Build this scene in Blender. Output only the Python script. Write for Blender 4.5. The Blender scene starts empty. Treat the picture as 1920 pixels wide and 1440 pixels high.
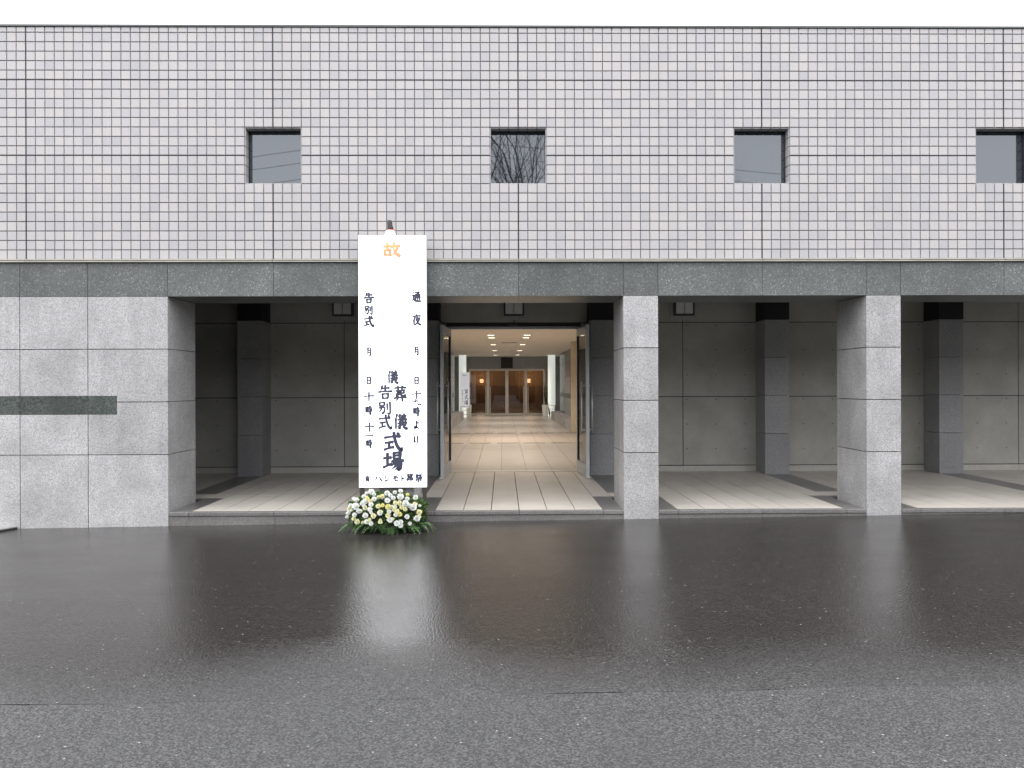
import bpy, bmesh, math, random
from mathutils import Vector, Matrix, Euler
R = math.radians
sc = bpy.context.scene
COL = sc.collection

# ------------------------------------------------------------------ camera
cam_d = bpy.data.cameras.new("camera")
cam = bpy.data.objects.new("camera", cam_d)
COL.objects.link(cam)
cam_d.sensor_width = 36.0
cam_d.lens = 27.94
cam_d.clip_start = 0.05
cam_d.clip_end = 2000
CAM = Vector((-0.17, -8.45, 1.455))
cam.matrix_world = (Matrix.Translation(CAM) @ Matrix.Rotation(-0.0114, 4, 'Z')
                    @ Matrix.Rotation(math.pi / 2, 4, 'X') @ Matrix.Rotation(-0.0030, 4, 'Z'))
sc.camera = cam

# ------------------------------------------------------------------ sky (overcast) and sun
SUN_EL, SUN_ROT = R(58), R(200)
w = bpy.data.worlds.new("World")
sc.world = w
w.use_nodes = True
wn, wl = w.node_tree.nodes, w.node_tree.links
wn.clear()
sky = wn.new("ShaderNodeTexSky")
sky.sky_type = 'NISHITA'
sky.sun_disc = False
sky.sun_elevation = SUN_EL
sky.sun_rotation = SUN_ROT
sky.dust_density = 4.0
sat = wn.new("ShaderNodeHueSaturation")
sat.inputs['Saturation'].default_value = 0.12
cloud = wn.new("ShaderNodeMix")
cloud.data_type = 'RGBA'
cloud.inputs[0].default_value = 0.86
cloud.inputs[7].default_value = (12.6, 12.55, 12.95, 1)      # even cloud layer
bg = wn.new("ShaderNodeBackground")
bg.inputs['Strength'].default_value = 0.13
wo = wn.new("ShaderNodeOutputWorld")
wl.new(sky.outputs[0], sat.inputs['Color'])
wl.new(sat.outputs[0], cloud.inputs[6])
wl.new(cloud.outputs[2], bg.inputs[0])
wl.new(bg.outputs[0], wo.inputs[0])

sun_d = bpy.data.lights.new("sun", 'SUN')
sun_d.energy = 0.6
sun_d.angle = R(60)
sun_d.color = (1.0, 0.97, 0.93)
sun = bpy.data.objects.new("sun", sun_d)
COL.objects.link(sun)
sun.rotation_euler = Euler((R(90) - SUN_EL, 0, R(-20)), 'XYZ')
sun.location = (-5, -20, 30)

sc.view_settings.view_transform = 'Standard'
sc.view_settings.look = 'None'
sc.view_settings.exposure = 0.80
sc.view_settings.gamma = 1.0
sc.view_settings.use_curve_mapping = False
cy = sc.cycles
cy.use_denoising = True
cy.max_bounces = 8
cy.diffuse_bounces = 5
cy.glossy_bounces = 4
cy.transmission_bounces = 6
cy.transparent_max_bounces = 10
cy.sample_clamp_indirect = 6.0
cy.caustics_reflective = False
cy.caustics_refractive = False

# ------------------------------------------------------------------ helpers
class MB:
    def __init__(s): s.v = []; s.f = []
    def add(s, vs, fs):
        o = len(s.v); s.v += [tuple(p) for p in vs]; s.f += [tuple(i + o for i in q) for q in fs]
    def box(s, x0, x1, y0, y1, z0, z1):
        s.add([(x0,y0,z0),(x1,y0,z0),(x1,y1,z0),(x0,y1,z0),(x0,y0,z1),(x1,y0,z1),(x1,y1,z1),(x0,y1,z1)],
              [(0,3,2,1),(4,5,6,7),(0,1,5,4),(1,2,6,5),(2,3,7,6),(3,0,4,7)])
        return s
    def cbox(s, x0, x1, y0, y1, z0, z1, c):
        """box with chamfered edges"""
        bm = bmesh.new()
        bmesh.ops.create_cube(bm, size=1)
        for v in bm.verts:
            v.co = Vector(((x0+x1)/2 + v.co.x*(x1-x0), (y0+y1)/2 + v.co.y*(y1-y0), (z0+z1)/2 + v.co.z*(z1-z0)))
        bmesh.ops.bevel(bm, geom=list(bm.edges), offset=c, segments=1, affect='EDGES')
        bm.verts.index_update()
        s.add([v.co[:] for v in bm.verts], [[v.index for v in f.verts] for f in bm.faces])
        bm.free()
        return s
    def prism(s, poly, y0, y1):
        """polygon in x,z (counter-clockwise seen from -y) extruded from y0 (front) to y1"""
        n = len(poly)
        vs = [(x, y0, z) for x, z in poly] + [(x, y1, z) for x, z in poly]
        fs = [tuple(range(n)), tuple(range(2*n-1, n-1, -1))]
        for i in range(n):
            j = (i+1) % n
            fs.append((i, i+n, j+n, j))
        s.add(vs, fs); return s
    def slab(s, poly, z0, z1):
        n = len(poly)
        vs = [(x, y, z0) for x, y in poly] + [(x, y, z1) for x, y in poly]
        fs = [tuple(range(n-1, -1, -1)), tuple(range(n, 2*n))]
        for i in range(n):
            j = (i+1) % n
            fs.append((i, j, j+n, i+n))
        s.add(vs, fs); return s
    def tube(s, pts, rads, n=8, cap=True):
        pts = [Vector(p) for p in pts]
        if not isinstance(rads, (list, tuple)): rads = [rads]*len(pts)
        o = len(s.v); prev = None
        for i, p in enumerate(pts):
            d = (pts[min(i+1, len(pts)-1)] - pts[max(i-1, 0)])
            if d.length < 1e-9: d = Vector((0,0,1))
            d.normalize()
            if prev is None:
                a = Vector((1,0,0)) if abs(d.x) < .8 else Vector((0,1,0))
                u = d.cross(a).normalized()
            else:
                u = (prev - d*prev.dot(d))
                u = u.normalized() if u.length > 1e-6 else d.orthogonal().normalized()
            prev = u
            q = d.cross(u)
            for k in range(n):
                t = 2*math.pi*k/n
                s.v.append(tuple(p + (u*math.cos(t) + q*math.sin(t))*rads[i]))
        for i in range(len(pts)-1):
            for k in range(n):
                a = o+i*n+k; b = o+i*n+(k+1)%n
                s.f.append((a, b, b+n, a+n))
        if cap:
            s.f.append(tuple(o+k for k in range(n-1, -1, -1)))
            e = o+(len(pts)-1)*n
            s.f.append(tuple(e+k for k in range(n)))
        return s
    def mesh(s, name, smooth=False):
        me = bpy.data.meshes.new(name)
        me.from_pydata(s.v, [], s.f)
        if smooth:
            me.polygons.foreach_set("use_smooth", [True]*len(me.polygons))
        me.update()
        return me
    def build(s, name, mat, parent=None, smooth=False, loc=None):
        o = bpy.data.objects.new(name, s.mesh(name, smooth))
        COL.objects.link(o)
        if mat: o.data.materials.append(mat)
        if parent: o.parent = parent
        if loc: o.location = loc
        return o

def tag(o, label=None, cat=None, group=None, kind=None):
    if label: o['label'] = label
    if cat: o['category'] = cat
    if group: o['group'] = group
    if kind: o['kind'] = kind
    return o
def thing(name, label, cat, loc=(0,0,0), rz=0, group=None):
    o = bpy.data.objects.new(name, None)
    COL.objects.link(o)
    o.location = loc; o.rotation_euler = (0, 0, rz)
    o.empty_display_size = .1
    return tag(o, label, cat, group)
def inst(name, me, parent, loc, rot=None, scale=None):
    o = bpy.data.objects.new(name, me)
    COL.objects.link(o)
    o.parent = parent; o.location = loc
    if rot: o.rotation_euler = rot
    if scale: o.scale = scale
    return o
def copy_tree(o, parent=None):
    c = o.copy(); COL.objects.link(c); c.parent = parent
    for ch in list(o.children): copy_tree(ch, c)
    return c

# ------------------------------------------------------------------ materials
class NT:
    def __init__(s, name):
        s.m = bpy.data.materials.new(name); s.m.use_nodes = True
        s.t = s.m.node_tree; s.n = s.t.nodes; s.l = s.t.links
        s.n.clear()
        s.out = s.n.new("ShaderNodeOutputMaterial")
        s.geo = None
    def node(s, typ, **kw):
        nd = s.n.new(typ)
        for k, v in kw.items(): setattr(nd, k, v)
        return nd
    def link(s, a, b): s.l.new(a, b)
    def pos(s):
        if not s.geo: s.geo = s.node("ShaderNodeNewGeometry")
        return s.geo.outputs['Position']
    def val(s, x, sock):
        if hasattr(x, 'is_output'): s.link(x, sock)
        else: sock.default_value = x
    def math(s, op, a, b=0.0, c=None, clamp=False):
        nd = s.node("ShaderNodeMath", operation=op); nd.use_clamp = clamp
        s.val(a, nd.inputs[0]); s.val(b, nd.inputs[1])
        if c is not None: s.val(c, nd.inputs[2])
        return nd.outputs[0]
    def vmath(s, op, a, b=(0,0,0)):
        nd = s.node("ShaderNodeVectorMath", operation=op)
        s.val(a, nd.inputs[0]); s.val(b, nd.inputs[1])
        return nd.outputs[0]
    def noise(s, scale, detail=2, rough=.5, vec=None, stretch=None):
        nd = s.node("ShaderNodeTexNoise"); nd.inputs['Scale'].default_value = scale
        nd.inputs['Detail'].default_value = detail; nd.inputs['Roughness'].default_value = rough
        v = vec or s.pos()
        if stretch: v = s.vmath('MULTIPLY', v, stretch)
        s.link(v, nd.inputs['Vector'])
        return nd.outputs['Fac']
    def vor(s, scale, out='Distance', vec=None):
        nd = s.node("ShaderNodeTexVoronoi"); nd.inputs['Scale'].default_value = scale
        s.link(vec or s.pos(), nd.inputs['Vector'])
        return nd.outputs[out]
    def ramp(s, fac, *stops, interp='LINEAR'):
        nd = s.node("ShaderNodeValToRGB"); cr = nd.color_ramp; cr.interpolation = interp
        while len(cr.elements) < len(stops): cr.elements.new(.5)
        for e, (p, c) in zip(cr.elements, stops):
            e.position = p
            e.color = (c, c, c, 1) if isinstance(c, (int, float)) else (*c, 1)
        s.link(fac, nd.inputs[0])
        return nd.outputs[0]
    def mr(s, x, a, b, c, d):
        nd = s.node("ShaderNodeMapRange"); s.val(x, nd.inputs[0])
        for i, q in enumerate((a, b, c, d)): nd.inputs[i+1].default_value = q
        return nd.outputs[0]
    def mix(s, fac, a, b, mode='MIX'):
        nd = s.node("ShaderNodeMix", data_type='RGBA', blend_type=mode)
        s.val(fac, nd.inputs[0])
        for q, i in ((a, 6), (b, 7)):
            if hasattr(q, 'is_output'): s.link(q, nd.inputs[i])
            else: nd.inputs[i].default_value = (q, q, q, 1) if isinstance(q, (int, float)) else (*q, 1)
        return nd.outputs[2]
    def bump(s, h, strength=.3, dist=.005):
        nd = s.node("ShaderNodeBump"); nd.inputs['Strength'].default_value = strength
        nd.inputs['Distance'].default_value = dist
        s.link(h, nd.inputs['Height']); return nd.outputs[0]
    def pbsdf(s, col, rough=.5, normal=None, **kw):
        p = s.node("ShaderNodeBsdfPrincipled")
        if hasattr(col, 'is_output'): s.link(col, p.inputs['Base Color'])
        else: p.inputs['Base Color'].default_value = (*col, 1)
        s.val(rough, p.inputs['Roughness'])
        if normal: s.link(normal, p.inputs['Normal'])
        for k, v in kw.items(): s.val(v, p.inputs[k])
        s.link(p.outputs[0], s.out.inputs[0]); s.p = p
        return s.m
    def rnd(s):
        return s.node("ShaderNodeObjectInfo").outputs['Random']

def plain(name, col, rough=.5, var=.08, scale=30, **kw):
    t = NT(name)
    n = t.noise(scale, 3)
    a = tuple(c*(1-var) for c in col); b = tuple(min(1, c*(1+var)) for c in col)
    return t.pbsdf(t.ramp(n, (.3, a), (.7, b)), rough, **kw)

def m_tile():
    t = NT("wall_tile")
    g = t.vmath('MULTIPLY', t.pos(), (10, 0, 10))
    g = t.vmath('FLOOR', t.vmath('ADD', g, (0, 0, -27.85)))
    wn_ = t.node("ShaderNodeTexWhiteNoise"); t.link(g, wn_.inputs['Vector'])
    col = t.ramp(wn_.outputs['Value'], (0, (.395,.393,.415)), (.12, (.435,.428,.443)), (.5, (.465,.452,.463)), (.88, (.50,.482,.478)), (1, (.42,.42,.442)))
    # rain grime running down, with a shape of its own
    st = t.noise(1.0, 4, .6, stretch=(2.2, 1, .35))
    col = t.mix(t.ramp(st, (.45, 0.0), (.75, .30)), col, (.36,.36,.355))
    streak = t.noise(1.0, 3, .6, stretch=(11, 1, .22))
    col = t.mix(t.ramp(streak, (.55, 0.0), (.80, .22)), col, (.30,.30,.295))
    fine = t.noise(120, 3)
    col = t.mix(.12, col, t.ramp(fine, (.3, .38), (.7, .72)))
    return t.pbsdf(col, t.mr(wn_.outputs['Value'], 0, 1, .42, .55), t.bump(t.noise(60, 2), .08, .002))

def m_granite(name, dark, light, grain=170, stain=.25, rough=.5, spot=None, objvar=.08):
    t = NT(name)
    p = t.pos()
    v = t.vor(grain, 'Color')
    bw = t.node("ShaderNodeSeparateColor"); t.link(v, bw.inputs[0])
    n = t.noise(grain*.45, 3, .7)
    k = t.math('ADD', t.math('MULTIPLY', bw.outputs[0], .55), t.math('MULTIPLY', n, .45))
    col = t.ramp(k, (.25, dark), (.5, tuple((a+b)/2 for a, b in zip(dark, light))), (.75, light))
    if spot:
        s2 = t.vor(spot[0], 'Color'); sp = t.node("ShaderNodeSeparateColor"); t.link(s2, sp.inputs[0])
        d2 = t.vor(spot[0], 'Distance')
        msk = t.math('MULTIPLY', t.math('GREATER_THAN', sp.outputs[1], spot[1]), t.math('LESS_THAN', d2, .34))
        col = t.mix(t.math('MULTIPLY', msk, .8), col, spot[2])
    blot = t.noise(1.6, 5, .65)
    col = t.mix(t.ramp(blot, (.35, stain), (.62, 0.0)), col, tuple(a*.6 for a in dark))
    drip = t.noise(2.0, 4, .6, stretch=(3, 3, .5))
    col = t.mix(t.ramp(drip, (.5, 0.0), (.8, stain*.8)), col, tuple(a*.7 for a in dark))
    if objvar:
        h = t.node("ShaderNodeHueSaturation")
        t.link(t.mr(t.rnd(), 0, 1, 1-objvar, 1+objvar), h.inputs['Value'])
        t.link(col, h.inputs['Color']); col = h.outputs[0]
    return t.pbsdf(col, rough, t.bump(n, .15, .003))

def m_asphalt(name, apron):
    t = NT(name)
    p = t.pos()
    sep = t.node("ShaderNodeSeparateXYZ"); t.link(p, sep.inputs[0])
    wob = t.noise(.5, 2, .5)
    if apron:   # water film lies on the apron and thins out towards the road
        y = t.math('ADD', sep.outputs[1], t.math('MULTIPLY', t.math('SUBTRACT', wob, .5), 1.3))
        wet = t.mr(y, -5.0, -3.95, 0.0, 1.0)
    else:
        wet = t.mr(wob, .45, .75, 0.0, .12)
    agg = t.vor(140, 'Color'); s1 = t.node("ShaderNodeSeparateColor"); t.link(agg, s1.inputs[0])
    dist = t.vor(140, 'Distance')
    fine = t.noise(260, 2, .7)
    big = t.noise(.9, 5, .6)
    dry = t.ramp(t.math('ADD', t.math('MULTIPLY', s1.outputs[0], .6), t.math('MULTIPLY', fine, .4)), (.22, (.022,.0225,.0235)), (.5, (.052,.053,.055)), (.82, (.125,.126,.127)))
    dry = t.mix(t.ramp(big, (.35, .35), (.65, 0.0)), dry, (.045,.045,.047))
    wetc = t.mix(.50, t.mix(1.0, dry, (1.05,.98,.90), 'MULTIPLY'), (.0115,.0095,.0080))
    col = t.mix(wet, dry, wetc)
    # sparse pale chips in the aggregate
    c2 = t.vor(55, 'Color'); s2 = t.node("ShaderNodeSeparateColor"); t.link(c2, s2.inputs[0])
    chip = t.math('MULTIPLY', t.math('GREATER_THAN', s2.outputs[0], .984), t.math('LESS_THAN', t.vor(55, 'Distance'), .30))
    col = t.mix(t.math('MULTIPLY', chip, t.mr(s2.outputs[2], 0, 1, .15, .75)), col, (.40,.39,.37))
    ripple = t.noise(.55, 4, .6, stretch=(1, 2.4, 1))
    rough_w = t.mr(ripple, .3, .7, .07, .24)
    rough = t.mix(wet, .62, rough_w)
    h = t.math('ADD', t.math('MULTIPLY', t.noise(110, 3, .75), .6), t.math('MULTIPLY', t.vor(70, 'Distance'), -.9))
    bs = t.node("ShaderNodeBump"); bs.inputs['Distance'].default_value = .006
    t.link(h, bs.inputs['Height'])
    t.link(t.mr(wet, 0, 1, .75, .26), bs.inputs['Strength'])
    rr = t.node("ShaderNodeSeparateColor"); t.link(rough, rr.inputs[0])
    m = t.pbsdf(col, rr.outputs[0], bs.outputs[0])
    t.p.inputs['IOR'].default_value = 1.50
    return m

def m_glass(name, tint, refl=1.0, rough=.0):
    t = NT(name)
    tr = t.node("ShaderNodeBsdfTransparent"); tr.inputs[0].default_value = (*tint, 1)
    gl = t.node("ShaderNodeBsdfGlossy"); gl.inputs['Roughness'].default_value = rough
    fr = t.node("ShaderNodeFresnel"); fr.inputs[0].default_value = 1.52
    mx = t.node("ShaderNodeMixShader")
    t.link(t.math('MULTIPLY', fr.outputs[0], refl, clamp=True), mx.inputs[0])
    t.link(tr.outputs[0], mx.inputs[1]); t.link(gl.outputs[0], mx.inputs[2])
    t.link(mx.outputs[0], t.out.inputs[0])
    return t.m

def m_emit(name, col, strength, base=(.8,.8,.8)):
    t = NT(name)
    n = t.noise(3, 2)
    e = t.mix(t.math('MULTIPLY', n, .1), col, tuple(c*.9 for c in col))
    m = t.pbsdf(base, .4)
    t.link(e, t.p.inputs['Emission Color']); t.p.inputs['Emission Strength'].default_value = strength
    return m

def m_concrete():
    t = NT("concrete")
    n = t.noise(2.2, 6, .65)
    col = t.ramp(n, (.3, (.40,.40,.365)), (.7, (.58,.575,.53)))
    # form tie holes on a regular grid
    sep = t.node("ShaderNodeSeparateXYZ"); t.link(t.pos(), sep.inputs[0])
    fx = t.math('SUBTRACT', t.math('FRACT', t.math('DIVIDE', t.math('ADD', sep.outputs[0], 20.065), .45)), .5)
    fz = t.math('SUBTRACT', t.math('FRACT', t.math('DIVIDE', t.math('ADD', sep.outputs[2], 10.0), .38)), .5)
    d = t.math('SQRT', t.math('ADD', t.math('POWER', t.math('MULTIPLY', fx, .45), 2), t.math('POWER', t.math('MULTIPLY', fz, .38), 2)))
    hole = t.math('LESS_THAN', d, .012)
    col = t.mix(t.math('MULTIPLY', hole, .7), col, (.07,.07,.065))
    f = t.noise(55, 3)
    col = t.mix(.2, col, t.ramp(f, (.3, .2), (.7, .4)))
    return t.pbsdf(col, .75, t.bump(t.math('SUBTRACT', f, hole), .2, .004))

def m_floor(name, a, b, rough, objvar=.05):
    t = NT(name)
    n = t.noise(2.5, 5, .6)
    col = t.ramp(n, (.3, a), (.7, b))
    f = t.noise(160, 2)
    col = t.mix(.15, col, t.ramp(f, (.3, .25), (.7, .6)))
    h = t.node("ShaderNodeHueSaturation"); t.link(t.mr(t.rnd(), 0, 1, 1-objvar, 1+objvar), h.inputs['Value'])
    t.link(col, h.inputs['Color'])
    return t.pbsdf(h.outputs[0], t.mr(t.noise(1.5, 2), .3, .7, rough*.92, rough*1.08), t.bump(t.noise(40, 2), .04, .002))

M = {}
M['tile'] = m_tile()
M['grout'] = plain("grout", (.17,.17,.175), .9)
M['sealant'] = plain("sealant", (.022,.022,.028), .6)
M['granite'] = m_granite("light_granite", (.29,.29,.295), (.60,.60,.61), 150, .42, .55, None, .11)
M['granite_dark'] = m_granite("dark_granite", (.09,.102,.099), (.175,.19,.186), 100, .5, .35, (58, .90, (.36,.39,.375)), .12)
M['granite_band'] = m_granite("inlay_granite", (.040,.052,.047), (.12,.135,.125), 75, .45, .3, (60, .86, (.22,.25,.24)), .10)
M['granite_pillar'] = m_granite("pillar_granite", (.25,.252,.262), (.41,.415,.43), 150, .25, .5)
M['granite_floor'] = m_granite("border_granite", (.12,.118,.115), (.24,.235,.23), 150, .25, .28)
M['joint'] = plain("stone_joint", (.035,.035,.037), .9)
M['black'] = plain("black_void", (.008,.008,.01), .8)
M['ledge'] = plain("ledge_metal", (.55,.54,.48), .4, .1, 6, Metallic=.25)
M['coping'] = plain("coping_metal", (.10,.11,.11), .5)
M['frame_dark'] = plain("dark_window_frame", (.014,.014,.02), .4)
M['concrete'] = m_concrete()
M['skirting'] = plain("skirting_paint", (.52,.51,.47), .6)
M['floor'] = m_floor("floor_tile", (.57,.535,.475), (.65,.61,.545), .46)
M['floor_in'] = m_floor("interior_floor_tile", (.42,.392,.365), (.47,.438,.405), .36)
M['floor_band'] = m_floor("interior_floor_band", (.32,.275,.235), (.37,.32,.275), .45)
M['alu'] = plain("aluminium", (.56,.60,.63), .4, .05, 8, Metallic=.15)
M['steel'] = plain("stainless_steel", (.68,.66,.63), .35, .05, 8, Metallic=.5)
M['glass'] = m_glass("clear_glass", (.86,.90,.88))
M['glass_bronze'] = m_glass("bronze_glass", (.55,.50,.44), 1.6)
M['apron'] = m_asphalt("wet_asphalt", True)
M['road'] = m_asphalt("asphalt", False)
M['ceiling'] = plain("ceiling_paint", (.86,.80,.71), .8, .04, 5)
M['cream'] = plain("cream_plaster", (.66,.60,.48), .7, .05, 5)
M['white'] = plain("white_paint", (.80,.80,.77), .5, .03, 5)
M['wood'] = plain("brown_wood_panel", (.17,.105,.07), .4, .25, 4)
M['wood_floor'] = plain("brown_floor", (.22,.15,.10), .25, .2, 5)
M['navy'] = plain("dark_navy_panel", (.018,.018,.03), .25)
M['ink'] = plain("sign_ink", (.045,.047,.085), .7)
M['ink_glare'] = plain("sign_ink_glare", (.86,.40,.20), .7)  # warm lamp glare on the top character, put into its colour
M['sign_back'] = plain("sign_frame", (.45,.45,.47), .5)
M['dark_metal'] = plain("dark_metal", (.045,.042,.04), .5, .2)
M['rubber'] = plain("rubber", (.012,.012,.012), .8)
M['kerb'] = m_granite("kerb_concrete", (.26,.27,.26), (.40,.41,.39), 90, .3, .8)

M['glow_column'] = m_emit("white_column_glow", (.92,1.0,.93), .30, (.8,.82,.78))  # white column with a faint added glow in place of daylight
t = NT("window_glass")
M['pane'] = t.pbsdf(t.ramp(t.noise(.8, 2), (.3, (.016,.018,.022)), (.7, (.022,.025,.03))), .015, t.bump(t.noise(1.2, 2), .012, .01), IOR=2.05, **{'Specular Tint': (.86,.93,1.0,1)})

# ================================================================== SETTING: ground
SL = 0.0105                       # the forecourt falls slightly to the left
def gz(x): return SL*x
def sheet(name, poly, mat, dz=0.0):
    mb = MB(); n = len(poly)
    mb.add([(x, y, gz(x)+dz) for x, y in poly], [tuple(range(n))])
    o = mb.build(name, mat); return tag(o, kind='structure')
rnd = random.Random(5)
def seam_y(x): return -4.73 + .006*x + .012*math.sin(x*1.7) + .010*math.sin(x*4.3+1)
xs = [-60, -30, -12] + [-9 + i*.12 for i in range(151)] + [12, 30, 60]
a_edge = [(x, seam_y(x) + .001) for x in xs]
r_edge = []
for x in xs:
    g = .5 + .5*math.sin(x*2.3+.6) + .35*math.sin(x*7.1) + rnd.uniform(-.5, .5)
    r_edge.append((x, seam_y(x) - max(-.001, .0075*(g-.62))))
sheet("asphalt_apron", a_edge + [(60, 40), (-60, 40)], M['apron'])
sheet("road", [(-60, -90)] + [(60, -90)] + r_edge[::-1], M['road'], 0.0)
sheet("ground", [(-400, -400), (400, -400), (400, 400), (-400, 400)], M['joint'], -4.3 if False else -.06)

# ================================================================== BUILDING
FZ = 0.105                        # arcade floor level
XL, XR = -7.2, 10.4
PI = 0.1
TB, TT = 2.785, 5.256             # tile field bottom, top
bld = thing("building", "grey tiled two storey hall with granite arcade and small square windows", "building")

# ---- tile wall: backing with window openings, tiles on it
wins = [-2.6, 0.0, 2.6, 5.2]
WZ0, WZ1 = TB + 8*PI, TB + 14*PI
WD = .150                         # window recess
mb = MB()
mb.box(XL, XR, .010, .30, TB-.02, WZ0)
mb.box(XL, XR, .010, .30, WZ1, TT-.012)
edges = [XL] + [e for c in wins for e in (c-.3, c+.3)] + [XR]
for i in range(0, len(edges), 2):
    mb.box(edges[i], edges[i+1], .010, .30, WZ0, WZ1)
wall = mb.build("tile_wall", M['grout'], bld)
# black movement joints
mj = MB()
for k in range(-3, 5):
    x = k*2.6
    if XL < x < XR:
        spans = [(TB, WZ0), (WZ1, TT-.014)] if any(abs(x-c) < .01 for c in wins) else [(TB, TT-.014)]
        for z0, z1 in spans: mj.box(x-.0070, x+.0070, .0035, .0105, z0, z1)
for r_, lim in ((11, True), (19, False)):
    z = TB + r_*PI
    segs = [(edges[i], edges[i+1]) for i in range(0, len(edges), 2)] if lim else [(XL, XR)]
    for a, b in segs: mj.box(a, b, .0040, .0106, z-.0065, z+.0065)
mj.build("movement_joint", M['sealant'], wall)

def tile_geom(mb, cx, cz, wx, wz, ox=0, oz=0):
    c, d = .0025, .0125
    a0, a1, b0, b1 = cx-wx/2, cx+wx/2, cz-wz/2, cz+wz/2
    vs = [(a0,d,b0),(a1,d,b0),(a1,d,b1),(a0,d,b1),
          (a0,c,b0),(a1,c,b0),(a1,c,b1),(a0,c,b1),
          (a0+c,0,b0+c),(a1-c,0,b0+c),(a1-c,0,b1-c),(a0+c,0,b1-c)]
    fs = [(8,9,10,11)]
    for i in range(4):
        j = (i+1) % 4
        fs += [(4+i, 4+j, 8+j, 8+i), (i, j, 4+j, 4+i)]
    mb.add(vs, fs)
tiles = []
J = .0085
nx0, nx1 = int(round(XL/PI)), int(round(XR/PI))
for ix in range(nx0, nx1):
    for iz in range(25):
        x0, x1 = ix*PI + J/2, (ix+1)*PI - J/2
        z0, z1 = TB + iz*PI + J/2, min(TB + (iz+1)*PI - J/2, TT-.016)
        if ix % 26 == 0: x0 += .0030
        if ix % 26 == 25: x1 -= .0030
        if iz in (11, 19): z0 += .0028
        if iz in (10, 18): z1 -= .0028
        cx, cz = (x0+x1)/2, (z0+z1)/2
        if 8 <= iz < 14 and any(c-.3 < cx < c+.3 for c in wins): continue
        hid = -1.75 < cx < -.85 and cz < 3.1
        tiles.append(((Vector((cx, 0, cz))-CAM).length + (100 if hid else 0), cx, cz, x1-x0, z1-z0))
tiles.sort()
cache = {}
rest = MB()
for i, (d_, cx, cz, wx, wz) in enumerate(tiles):
    if i < 300:
        key = (round(wx, 4), round(wz, 4))
        if key not in cache:
            q = MB(); tile_geom(q, 0, 0, wx, wz); cache[key] = q.mesh("tile"); cache[key].materials.append(M['tile'])
        inst("tile", cache[key], wall, (cx, rnd.uniform(-.0004, .0004), cz))
    else:
        tile_geom(rest, cx, cz, wx, wz)
tag(rest.build("tile_field", M['tile'], wall), kind='stuff')

# ---- coping, roof, ledge
mb = MB(); mb.cbox(XL-.01, XR+.01, -.012, .32, TT-.012, TT+.012, .003)
mb.build("coping", M['coping'], bld)
mb = MB(); mb.box(XL+.02, XR-.02, .30, 28, 4.9, 5.0)
mb.build("roof", M['coping'], bld)
mb = MB(); mb.box(XL, XL+.15, .30, 28, 2.7, 4.9); mb.box(XR-.15, XR, .30, 28, 2.7, 4.9)
mb.build("side_wall", M['grout'], bld)
led = MB(); led.box(XL, XR, .0, .2, TB-.032, TB-.022)
ledge = led.build("ledge", M['coping'], bld)
lm = None
bx = [XL] + [k*2.6 for k in range(-2, 4)] + [XR]
for a, b in zip(bx[:-1], bx[1:]):
    q = MB(); q.cbox(a+.002, b-.002, -.030, .008, TB-.013, TB-.003, .002)
    q.cbox(a+.002, b-.002, -.012, -.002, TB-.026, TB-.0132, .002)
    q.cbox(a+.002, b-.002, -.034, -.002, TB-.033, TB-.0262, .002)
    q.build("ledge_strip", M['ledge'], ledge)

# ---- windows
def window(cx):
    f = MB(); y0, y1, b = .108, WD, .007
    x0, x1 = cx-.3, cx+.3
    f.box(x0, x0+b, y0, y1, WZ0, WZ1); f.box(x1-b, x1, y0, y1, WZ0, WZ1)
    f.box(x0+b, x1-b, y0, y1, WZ0, WZ0+.012); f.box(x0+b, x1-b, y0, y1, WZ1-b, WZ1)
    fr = f.build("window", M['frame_dark'], bld)
    r_ = MB()
    for i in range(6):       # tiles turned into the reveal
        za, zb = WZ0 + i*PI + .004, WZ0 + (i+1)*PI - .004
        r_.box(x0-.0005, x0+.008, .0135, .107, za, zb); r_.box(x1-.008, x1+.0005, .0135, .107, za, zb)
        xa, xb = x0 + i*PI + .004, x0 + (i+1)*PI - .004
        r_.box(xa, xb, .0135, .107, WZ1-.008, WZ1+.0005); r_.box(xa, xb, .0135, .107, WZ0-.0005, WZ0+.008)
    r_.build("reveal", M['tile'], fr)
    p = MB(); p.box(x0+b, x1-b, WD-.02, WD-.012, WZ0+.012, WZ1-b)
    p.build("pane", M['pane'], fr)
    bk = MB(); bk.box(x0-.01, x1+.01, WD+.01, WD+.02, WZ0-.01, WZ1+.01)
    bk.build("backing", M['black'], fr)
for c in wins: window(c)

# ---- lintel of dark granite
LB, LT = 2.393, TB-.035
mb = MB(); mb.box(XL, XR, .034, .745, LB+.032, LT+.02)
lint = mb.build("lintel", M['joint'], bld)
lx = [XL, -5.98, -5.27, -4.556, -3.715, -2.6, -1.485, -1.115, 0, 1.115, 1.485, 2.6, 3.715, 4.085, 5.2, 6.315, 6.685, 7.8, 8.915, 9.285, XR]
for a, b in zip(lx[:-1], lx[1:]):
    q = MB(); q.box(a+.0022, b-.0022, 0, .030, LB, LT)
    q.build("stone_panel", M['granite_dark'], lint)
    if a >= -3.72:
        q = MB(); q.box(a+.002, b-.002, .034, .745, LB+.001, LB+.030)
        q.build("soffit_panel", M['granite_dark'], lint)

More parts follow.
